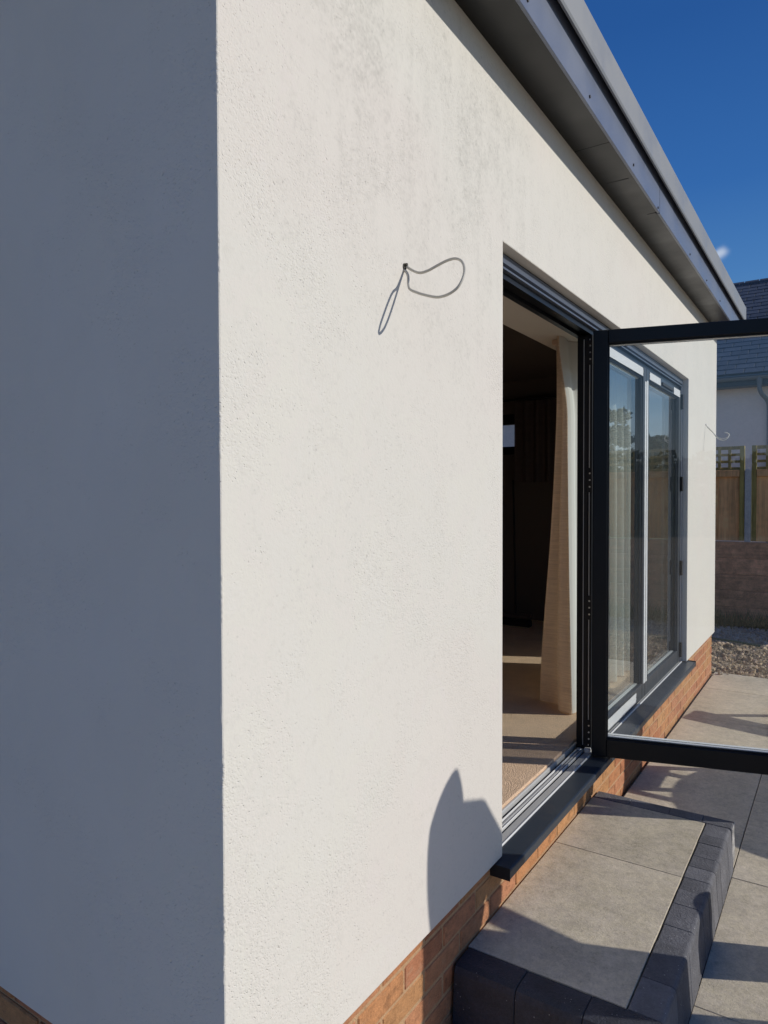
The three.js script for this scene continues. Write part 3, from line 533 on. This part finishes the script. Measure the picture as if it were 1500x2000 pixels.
// ------------------------------------------------------------------ step of paving with a charcoal block kerb
{
  const st = thing('step', 'low paved step with charcoal block edging outside the open doors', 'step', [1.75, 0, 0.29]), ST = H(-1.463), o = (x) => x - 1.75, oz = (z) => z - 0.29, R = rng(401);
  mesh('step_core', span(o(1.06), o(2.44), 0.002, ST - 0.026, oz(-0.015), oz(0.50), 0.002), M.joint, st);
  for (const [a, b, k] of [[1.0785, 1.8935, 1], [1.8965, 2.4215, 0]]) mesh('paver', span(o(a), o(b), ST - 0.022, ST, oz(-0.016), oz(0.4845), 0.0015, k * 3.1), paverMats[k], st);
  const prof = (y) => { const r = 0.015, z0 = 0.4885, z1 = 0.589, p = [[z0, 0.003], [z0, y - 0.003], [z0 + 0.003, y]]; for (let k = 0; k <= 5; k++) { const a = (k / 5) * Math.PI / 2; p.push([z1 - r + r * Math.sin(a), y - r + r * Math.cos(a)]); } p.push([z1 + 0.012, 0.003]); return p; };
  const xs = [1.0775, 1.24, 1.44, 1.551, 1.70, 1.81, 1.904, 2.0, 2.095, 2.221, 2.304, 2.4235];
  for (let k = 0; k < xs.length - 1; k++) {
    const dy = (R() - 0.5) * 0.003, g = along(prof(ST + dy).map(([z, y]) => [z - 0.29 + (k % 3) * 0.0008, y]), o(xs[k]) + 0.0008, o(xs[k + 1]) - 0.0008, 0.0012);
    const u = uvBox(g, R() * 3); mesh('kerb_block', u, blockMats[Math.floor(R() * 4)], st);
  }
  // returns at both ends, against the wall
  const side = (x0, x1, zs, out) => {
    for (let k = 0; k < zs.length - 1; k++) {
      const dy = (R() - 0.5) * 0.003, y = ST + dy, r = 0.02, w = x1 - x0, p = out < 0 ? [[w, 0.003], [w, y - 0.002], [w - 0.003, y], [0.022 + 0.01, y], [0.012, y - 0.006], [0.004, y - 0.022], [-0.008, 0.003]] : [[0, 0.003], [0, y - 0.002], [0.003, y], [w - 0.03, y], [w - 0.012, y - 0.006], [w - 0.004, y - 0.022], [w + 0.008, 0.003]];
      const s = new THREE.Shape(); p.forEach(([x, yy], i) => (i ? s.lineTo(x, yy) : s.moveTo(x, yy))); s.closePath();
      const d = zs[k + 1] - zs[k] - 0.0016, g = new THREE.ExtrudeGeometry(s, { depth: d - 0.004, bevelEnabled: true, bevelThickness: 0.002, bevelSize: 0.002, bevelOffset: -0.002, bevelSegments: 1 });
      g.translate(o(x0), 0, oz(zs[k]) + 0.0028);
      const last = k === zs.length - 2 && out > 0, u = uvBox(g, R() * 3);
      mesh('kerb_block', u, out < 0 ? M.shadedBlock : blockMats[Math.floor(R() * 4)], st);
      if (last) mesh('cut_face', span(o(x0) + 0.006, o(x1) - 0.016, 0.01, y - 0.006, oz(zs[k + 1]) - 0.001, oz(zs[k + 1]) + 0.003, 0.002), M.cutBlock, st, 'pale cut end of the corner kerb block');
    }
  };
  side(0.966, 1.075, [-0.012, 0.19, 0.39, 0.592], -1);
  side(2.4245, 2.527, [-0.012, 0.15, 0.33, 0.47, 0.592], 1);
}

// ------------------------------------------------------------------ rubble, hose and weeds beyond the patio
{
  const nx = 44, nz = 120, g = new THREE.PlaneGeometry(1.5, 6, nx, nz); g.rotateX(-Math.PI / 2);
  const bn = noise(256, 256, 14, 40, 501), b2 = noise(256, 256, 50, 120, 502), p = g.attributes.position;
  const hgt = (x, z) => { const u = clamp((x - 6.16) / 1.5, 0, 0.999), w = clamp((z + 3) / 6, 0, 0.999), i = Math.floor(w * 255) * 256 + Math.floor(u * 255); return -0.02 + sstep(u, 0, 0.16) * (1 - sstep(u, 0.7, 1)) * (0.06 + 0.03 * bn[i]) + 0.014 * b2[i]; };
  for (let i = 0; i < p.count; i++) p.setXYZ(i, p.getX(i) + 6.91, hgt(p.getX(i) + 6.91, p.getZ(i)), p.getZ(i));
  g.computeVertexNormals(); structure('rubble_bank', uvBox(g).clone(), M.soil);
  const R = rng(503), base = new THREE.IcosahedronGeometry(1, 1), bp = base.attributes.position, seen = new Map();
  for (let i = 0; i < bp.count; i++) { const k = [bp.getX(i), bp.getY(i), bp.getZ(i)].map((v) => v.toFixed(3)).join(); if (!seen.has(k)) seen.set(k, 0.72 + R() * 0.5); const s = seen.get(k); bp.setXYZ(i, bp.getX(i) * s, bp.getY(i) * s * 0.7, bp.getZ(i) * s); }
  base.computeVertexNormals();
  const n = 42000, im = new THREE.InstancedMesh(base, std({ roughness: 0.95, bumpMap: rep(M.brickBump, 1), bumpScale: 0.002 }), n), q = new THREE.Object3D(), col = new THREE.Color();
  im.name = numbered('rubble_stones'); im.userData.kind = 'stuff'; tag(im, 'loose stony rubble lying past the end of the patio', 'rubble'); im.castShadow = im.receiveShadow = true;
  for (let i = 0; i < n; i++) {
    const x = 6.13 + Math.pow(R(), 1.1) * 1.5, z = -2.2 + R() * 4.6, s = 0.003 + 0.012 * Math.pow(R(), 3.5) + (R() < 0.012 ? 0.02 : 0);
    q.position.set(x, Math.max(hgt(x, z), 0) + s * 0.15, z); q.rotation.set(R() * 6, R() * 6, R() * 6); q.scale.set(s * (0.8 + R() * 0.7), s, s * (0.8 + R() * 0.5)); q.updateMatrix(); im.setMatrixAt(i, q.matrix);
    const v = 0.35 + R() * 0.75; col.setRGB(0.66 * v, (0.49 + R() * 0.04) * v, (0.32 + R() * 0.05) * v); im.setColorAt(i, col);
  }
  scene.add(im);
  const n2 = 5000, gm = new THREE.InstancedMesh(base, std({ roughness: 0.95 }), n2); gm.name = numbered('grey_gravel'); gm.userData.kind = 'stuff'; tag(gm, 'strip of grey gravel in the shade below the timber bank', 'gravel');
  for (let i = 0; i < n2; i++) { const x = 7.5 + R() * 1.3, z = -2 + R() * 4.6, s = 0.01 + 0.018 * R() * R(); q.position.set(x, -0.025 + s * 0.4, z); q.rotation.set(R() * 6, R() * 6, R() * 6); q.scale.set(s * 1.2, s, s); q.updateMatrix(); gm.setMatrixAt(i, q.matrix); const v = 0.6 + R() * 0.6; col.setRGB(0.30 * v, 0.30 * v, 0.29 * v); gm.setColorAt(i, col); }
  scene.add(gm);
  for (let i = 0; i < 3; i++) {                      // three lumps that rolled onto the paving
    const s = [0.022, 0.014, 0.010][i], m = mesh('stone', base, M.stones[i % 4]); m.scale.setScalar(s); m.position.set([6.05, 5.98, 6.08][i], s * 0.5, [0.06, -0.0, 0.12][i]);
    tag(m, ['largest of three loose stones on the paving by the house corner', 'small loose stone on the paving nearest the brick corner', 'smallest loose stone at the paving edge by the rubble'][i], 'stone');
  }
  const hose = mesh('garden_hose', tube([[7.85, 0.02, -1.6], [7.72, 0.03, -0.8], [7.55, 0.045, -0.21], [7.42, 0.05, 0.1], [7.28, 0.055, 0.36], [7.15, 0.05, 0.8], [7.2, 0.03, 1.6], [7.5, 0.02, 2.4]], 0.012, 120, 8), std({ color: rgb(0.02, 0.07, 0.05), roughness: 0.45 }));
  tag(hose, 'dark green hose lying along the back of the rubble', 'hose');
  // weeds at the foot of the timber bank
  const blades = [], RW = rng(504);
  for (let i = 0; i < 5200; i++) {
    const x = 8.75 + RW() * 0.36 - 0.25 * RW() * RW(), z = -2.4 + RW() * 5.2, hh = 0.05 + RW() * RW() * 0.2, a = RW() * 6.28, w = 0.006 + RW() * 0.008, lx = (RW() - 0.6) * hh, lz = (RW() - 0.5) * hh;
    const c = Math.cos(a) * w, s = Math.sin(a) * w; blades.push(x - c, -0.03, z - s, x + c, -0.03, z + s, x + lx, hh, z + lz);
  }
  const gb = new THREE.BufferGeometry(); gb.setAttribute('position', new THREE.Float32BufferAttribute(blades, 3)); gb.computeVertexNormals();
  const gw = mesh('weeds', uvBox(gb), std({ color: rgb(0.055, 0.085, 0.03), roughness: 0.8, side: THREE.DoubleSide })); gw.userData.kind = 'stuff'; tag(gw, 'dark green weeds growing along the foot of the timber bank', 'weeds');
}

// ------------------------------------------------------------------ timber bank and fence
{
  const R = rng(601), w = thing('sleeper_wall', 'dark brown timber retaining wall below the fence', 'retaining wall', [9.22, -0.03, 0.5]);
  for (let c = 0; c < 5; c++) for (let k = -2; k < 3; k++) {
    const z0 = k * 2.4 + (c % 2) * 1.2 - 1.2; mesh('sleeper', cbox(0.12, 0.2105, 2.395, 0.006, [0.006 * (R() - 0.5), 0.105 + c * 0.212, z0 + 1.2], R() * 5), sleeperMats[Math.floor(R() * 4)], w);
  }
  mesh('earth_fill', span(0.07, 0.6, 0, 0.97, -6, 6, 0.02), M.earth, w);
}
const FY0 = H(-0.6), FYP = H(0.332), FYT = H(0.642);
{
  const f = thing('fence', 'close boarded timber fence with a trellis top and grey concrete posts', 'fence', [9.33, FY0, -0.066]);
  const R = rng(602), bay = 1.9, y = (v) => v - FY0;
  for (let k = -3; k <= 3; k++) {
    mesh('post', cbox(0.1, FYP - FY0 + 0.4, 0.072, 0.006, [0, (FYP - FY0) / 2 - 0.2, k * bay]), M.concrete, f, k === 0 ? 'grey concrete fence post in the gap between two panels' : undefined);
    if (k === 3) break;
    const z0 = k * bay + 0.04, z1 = (k + 1) * bay - 0.04, zc = (z0 + z1) / 2;
    for (const z of [z0 + 0.03, z1 - 0.03]) mesh('edge_post', cbox(0.06, FYT - FY0 + 0.005, 0.056, 0.003, [0, (FYT - FY0) / 2, z], R()), postMats[Math.floor(R() * 2)], f);
    const P = part(f, 'fence_panel'), bw = (z1 - z0 - 0.12) / 14;
    for (let b = 0; b < 14; b++) {
      const m = mesh('board', cbox(0.016, FYP - FY0 - 0.03, bw + 0.018, 0.002, [0, 0, 0], R() * 4), boardMats[Math.floor(R() * 4)], P);
      m.position.set(0.004 + (b % 2) * 0.006, (FYP - FY0) / 2 - 0.02, z0 + 0.06 + (b + 0.5) * bw); m.rotation.y = 0.07;
    }
    mesh('top_rail', cbox(0.05, 0.075, z1 - z0 - 0.122, 0.003, [-0.012, y(FYP) - 0.055, zc], R()), boardMats[0], P);
    mesh('cap_rail', cbox(0.06, 0.016, z1 - z0 - 0.122, 0.002, [-0.006, y(FYP) - 0.008, zc], R()), boardMats[1], P);
    const T = part(f, 'trellis'), nl = 14, pw = (z1 - z0 - 0.12) / nl;
    for (let b = 1; b < nl; b++) mesh('lath', cbox(0.018, FYT - FYP - 0.006, 0.036, 0.002, [-0.004, y((FYP + FYT) / 2), z0 + 0.06 + b * pw], R()), lathMats[Math.floor(R() * 3)], T);
    for (let r = 0; r < 4; r++) mesh('lath', cbox(0.018, r === 3 ? 0.045 : 0.034, z1 - z0 - 0.122, 0.002, [0.016, y(FYP) + 0.018 + r * 0.0905, zc], R()), lathMats[r % 3], T);
  }
}

// ------------------------------------------------------------------ the neighbour's house
{
  const n = thing('neighbour_house', 'grey rendered house with a dark slate roof behind the fence', 'house', [13, 0, -4]), R = rng(701), z0 = -7, z1 = 4.4;   // local z: world z + 4
  mesh('wall', span(0, 9, -0.1, H(2.0), z0 + 0.3, z1 - 0.25, 0.003), M.houseRender, n);
  const e = [-0.27, H(2.105)], r = [3.8, H(4.765)], dx = r[0] - e[0], dy = r[1] - e[1], len = Math.hypot(dx, dy), ang = Math.atan2(dy, dx);
  const roof = part(n, 'roof', 'dark blue grey slate roof');
  const at = (t, up = 0) => [e[0] + dx * t - Math.sin(ang) * up, e[1] + dy * t + Math.cos(ang) * up];
  const s = new THREE.Shape(); s.moveTo(...at(0, -0.02)); s.lineTo(...at(1, -0.02)); s.lineTo(2 * r[0] - e[0], e[1] - 0.02); s.lineTo(2 * r[0] - e[0], e[1] - 0.16); s.lineTo(e[0], e[1] - 0.16); s.closePath();
  mesh('roof_deck', uvBox(new THREE.ExtrudeGeometry(s, { depth: z1 - z0, bevelEnabled: false }).translate(0, 0, z0)), std({ color: rgb(0.2, 0.21, 0.23), roughness: 0.9 }), roof);  // lighter grey so the slate gaps look like edges catching sky
  const rows = 24, ex = len / rows, sl = cbox(ex * 1.6, 0.012, 0.286, 0.0025), rest = [];
  for (let k = 0; k < rows; k++) {
    for (let c = 0; c < 40; c++) {
      const z = z0 + 0.15 + c * 0.3 - (k % 2) * 0.15; if (z > z1 - 0.1) break;
      const [x, y] = at((k + 0.8) / rows, 0.014 + R() * 0.003), near = z > 1.75 && z < 5.2 && k >= 0, th = (R() - 0.5) * 0.006;
      if (near && z < 5.5) { const m = mesh('slate', sl, slateMats[Math.floor(R() * 4)], roof); m.position.set(x, y, z); m.rotation.set(0, th, ang - 0.045); }
      else { const g = sl.clone(); g.rotateZ(ang - 0.045); g.translate(x, y, z); rest.push(g); }
    }
  }
  const st = mesh('far_slates', merge(rest), slateMats[0], roof); st.userData.kind = 'stuff';
  for (let k = 0; k < 16; k++) { const g = new THREE.CylinderGeometry(0.12, 0.12, 0.7, 14, 1, false, -Math.PI / 2 - 0.3, Math.PI + 0.6); g.rotateX(Math.PI / 2); const m = mesh('ridge_tile', g, slateMats[k % 2], roof); m.rotation.z = 0; m.position.set(r[0], r[1] - 0.045, z0 + 0.35 + k * 0.712); if (z0 + 0.7 + k * 0.712 > z1) break; }
  mesh('fascia', span(-0.27, -0.245, H(1.90), H(2.075), z0, z1, 0.003), M.gutter, n);
  mesh('soffit', span(-0.25, 0.0, H(1.90), H(1.92), z0, z1, 0.003), M.gutter, n);
  const gp = []; for (let k = 0; k <= 10; k++) { const a = Math.PI + (k / 10) * Math.PI; gp.push([Math.cos(a) * 0.058, Math.sin(a) * 0.058]); } for (let k = 10; k >= 0; k--) { const a = Math.PI + (k / 10) * Math.PI; gp.push([Math.cos(a) * 0.053, Math.sin(a) * 0.053]); }
  const gs = new THREE.Shape(); gp.forEach(([a, b], i) => (i ? gs.lineTo(a, b) : gs.moveTo(a, b))); gs.closePath();
  const gutter = mesh('gutter', new THREE.ExtrudeGeometry(gs, { depth: z1 - z0, bevelEnabled: false }).translate(-0.33, H(2.045), z0), M.pipe, n);
  for (let k = 0; k < 12; k++) mesh('bracket', cbox(0.014, 0.13, 0.03, 0.002, [-0.33 - 0.03, H(2.03), z0 + 0.5 + k * 0.95]), M.pipe, gutter);
  const zp = -0.25 + 4, dp = part(n, 'downpipe', 'grey downpipe with a swan neck bend');
  mesh('outlet', new THREE.CylinderGeometry(0.05, 0.04, 0.13, 18).translate(-0.33, H(1.955), zp), M.pipe, dp);
  mesh('swan_neck', tube([[-0.33, H(1.93), zp], [-0.33, H(1.84), zp], [-0.30, H(1.74), zp + 0.03], [-0.18, H(1.66), zp + 0.09], [-0.08, H(1.58), zp + 0.12], [-0.05, H(1.48), zp + 0.125], [-0.05, H(1.36), zp + 0.125]], 0.036, 60, 14), M.pipe, dp);
  mesh('pipe', new THREE.CylinderGeometry(0.034, 0.034, H(1.37), 16).translate(-0.05, H(1.37) / 2, zp + 0.125), M.pipe, dp);
}

// ------------------------------------------------------------------ trees that the door glass mirrors
{
  const R = rng(801), leafG = new THREE.BufferGeometry();
  leafG.setAttribute('position', new THREE.Float32BufferAttribute([-0.5, 0, 0, 0.5, 0, 0.1, 0, 0.9, 0, 0, -0.5, 0.4, 0, 0.5, 0.4, 0.4, 0.2, -0.4], 3)); leafG.computeVertexNormals();
  const lm = std({ roughness: 0.8, side: THREE.DoubleSide }), bark = std({ color: rgb(0.09, 0.065, 0.045), roughness: 0.95 }), q = new THREE.Object3D(), col = new THREE.Color();
  const list = [[38, 9.6, 6.6, 1.7, 'tall dark conifer far beyond the fence, mirrored in the door glass'], [42, 8.4, 5.4, 1.6, 'low bushy tree beside the tall conifer beyond the fence'], [44, 13.5, 5.2, 2.4, 'broad round tree furthest out beyond the fence'], [36, 6.6, 4.9, 1.1, 'small narrow tree nearest the fence line']];
  for (const [x, z, h, w, label] of list) {
    const t = thing('tree', label, 'tree', [x, -0.06, z]);
    mesh('trunk', new THREE.CylinderGeometry(0.06, 0.2, h * 0.7, 10).translate(0, h * 0.35, 0), bark, t);
    const n = 2600, im = new THREE.InstancedMesh(leafG, lm, n); im.name = 'crown'; im.userData.kind = 'stuff'; im.castShadow = true;
    const lobes = Array.from({ length: 22 }, () => { const u = R(); return [(R() - 0.5) * 2 * w * (1.1 - u * 0.8), h * (0.25 + 0.72 * u), (R() - 0.5) * 2 * w * (1.1 - u * 0.8), w * (0.45 - 0.22 * u)]; });
    for (let i = 0; i < n; i++) {
      const L = lobes[Math.floor(R() * 22)], a = R() * 6.283, b = Math.acos(2 * R() - 1), rr = L[3] * Math.pow(R(), 0.4); q.position.set(L[0] + rr * Math.sin(b) * Math.cos(a), L[1] + rr * Math.cos(b) * 0.9, L[2] + rr * Math.sin(b) * Math.sin(a));
      q.rotation.set(R() * 6, R() * 6, R() * 6); q.scale.setScalar(0.1 + R() * 0.16); q.updateMatrix(); im.setMatrixAt(i, q.matrix); const v = 0.6 + R() * 0.8; col.setRGB(0.05 * v, 0.085 * v, 0.03 * v); im.setColorAt(i, col);
    }
    t.add(im);
  }
}

{
  const R = rng(811), h = thing('hedge', 'long clipped dark hedge across the far side of the added gravel', 'hedge', [-24, -0.06, 9]);
  const leafG = new THREE.BufferGeometry(); leafG.setAttribute('position', new THREE.Float32BufferAttribute([-0.5, 0, 0, 0.5, 0, 0.1, 0, 0.9, 0, 0, -0.5, 0.4, 0, 0.5, 0.4, 0.4, 0.2, -0.4], 3)); leafG.computeVertexNormals();
  const n = 9000, im = new THREE.InstancedMesh(leafG, std({ roughness: 0.8, side: THREE.DoubleSide }), n), q = new THREE.Object3D(), col = new THREE.Color(); im.name = 'foliage'; im.userData.kind = 'stuff';
  for (let i = 0; i < n; i++) { q.position.set((R() - 0.5) * 1.4, Math.pow(R(), 0.8) * (3.1 + 0.35 * Math.sin(i)), (R() - 0.5) * 30); q.rotation.set(R() * 6, R() * 6, R() * 6); q.scale.setScalar(0.18 + R() * 0.25); q.updateMatrix(); im.setMatrixAt(i, q.matrix); const v = 0.6 + R() * 0.8; col.setRGB(0.06 * v, 0.075 * v, 0.03 * v); im.setColorAt(i, col); }
  h.add(im);
}

// ------------------------------------------------------------------ guessed furniture and an added cutout, out of frame, casting shadows into it
{
  const tm = woodMats(0.34, 0.21, 0.11, 2, 170, false);
  const T = thing('garden_table', 'round wooden garden table on the patio', 'table', [3.82, 0, 2.1]);
  const top = new THREE.CylinderGeometry(0.62, 0.61, 0.035, 64); top.translate(0, 0.725, 0); mesh('tabletop', uvBox(top), tm[0], T);
  const ped = new THREE.LatheGeometry([[0.0, 0], [0.26, 0.0], [0.26, 0.025], [0.06, 0.06], [0.045, 0.35], [0.06, 0.68], [0.16, 0.7], [0.16, 0.706]].map(([a, b]) => new THREE.Vector2(a, b)), 28); mesh('pedestal', ped, M.frame, T);
  const B = thing('garden_bench', 'backless wooden bench set square to the wall on the patio', 'bench', [4.9, 0, 1.36]); B.rotation.y = -0.2;
  for (const k of [-1, 0, 1]) mesh('seat_slat', cbox(0.078, 0.03, 1.15, 0.004, [k * 0.084, 0.435, 0], k), tm[1], B);
  for (const s of [-1, 1]) for (const k of [-1, 1]) { const l = mesh('leg', cbox(0.05, 0.46, 0.05, 0.004), tm[0], B); l.position.set(k * 0.15, 0.21, s * 0.45); l.rotation.z = k * 0.28; }
  const K = thing('garden_chair', 'high backed wooden garden chair drawn up to the round table', 'chair', [3.74, 0, 1.06]);
  mesh('seat', cbox(0.42, 0.03, 0.42, 0.006, [0, 0.45, 0.22]), tm[0], K); mesh('backrest', cbox(0.34, 0.5, 0.022, 0.006, [0, 0.78, -0.01]), tm[1], K);
  for (const x of [-0.18, 0.18]) { mesh('leg', cbox(0.045, 1.02, 0.045, 0.004, [x, 0.51, 0.0]), tm[0], K); mesh('leg', cbox(0.045, 0.435, 0.045, 0.004, [x, 0.218, 0.40]), tm[0], K); mesh('arm_rest', cbox(0.05, 0.025, 0.44, 0.004, [x, 0.66, 0.22]), tm[1], K); mesh('arm_post', cbox(0.035, 0.20, 0.035, 0.004, [x, 0.555, 0.40]), tm[0], K); }
  const P = thing('plant_pot', 'empty terracotta pot standing on the patio', 'pot', [1.98, 0, 1.14]);
  const pot = new THREE.LatheGeometry([[0, 0.0], [0.085, 0], [0.112, 0.38], [0.124, 0.38], [0.124, 0.45], [0.108, 0.45], [0.1, 0.40], [0.0, 0.39]].map(([a, b]) => new THREE.Vector2(a, b)), 36); mesh('pot_body', pot, std({ color: rgb(0.38, 0.17, 0.09), roughness: 0.9 }), P);
  // added cover out of view, outlined to cast a standing figure's shadow
  const z0 = 1.42, C = thing('shadow_cutout', 'added thin cover pulled over a garden barbecue', 'cover', [1.14 + 0.47 * z0, 0, z0]);
  const sh = new THREE.Shape(), dx = 1.14, dy = H(0) + 0.58 * z0, pt = (w, h) => [w - dx, h + dy];
  const bl = -dy;
  sh.moveTo(...pt(0.80, bl)); sh.lineTo(...pt(0.803, -1.28)); sh.quadraticCurveTo(...pt(0.765, -1.10), ...pt(0.80, -0.985)); sh.quadraticCurveTo(...pt(0.86, -0.90), ...pt(0.940, -0.870)); sh.quadraticCurveTo(...pt(0.972, -0.858), ...pt(0.985, -0.885)); sh.quadraticCurveTo(...pt(1.008, -0.93), ...pt(1.015, -0.984)); sh.lineTo(...pt(1.12, -1.018)); sh.quadraticCurveTo(...pt(1.17, -1.03), ...pt(1.19, -1.06)); sh.lineTo(...pt(1.317, -1.21)); sh.quadraticCurveTo(...pt(1.39, -1.36), ...pt(1.35, -1.46)); sh.lineTo(...pt(1.16, -1.63)); sh.lineTo(...pt(1.13, -1.8)); sh.lineTo(...pt(1.13, bl)); sh.closePath();
  const gap = new THREE.Path(); gap.moveTo(...pt(1.165, -1.555)); gap.lineTo(...pt(1.19, -1.42)); gap.lineTo(...pt(1.235, -1.335)); gap.lineTo(...pt(1.262, -1.40)); gap.lineTo(...pt(1.27, -1.465)); gap.closePath(); sh.holes.push(gap);
  const cg = new THREE.ExtrudeGeometry(sh, { depth: 0.035, bevelEnabled: true, bevelThickness: 0.012, bevelSize: 0.012, bevelOffset: -0.012, bevelSegments: 3, curveSegments: 10 }); cg.translate(0, 0, -0.04);
  // lean the depth away along the sun's ground direction
  const cp = cg.attributes.position; for (let i = 0; i < cp.count; i++) cp.setX(i, cp.getX(i) + cp.getZ(i) * 0.47); cg.computeVertexNormals();
  mesh('cutout_body', uvBox(cg), M.darkCloth, C);
}

renderer.render(scene, camera);
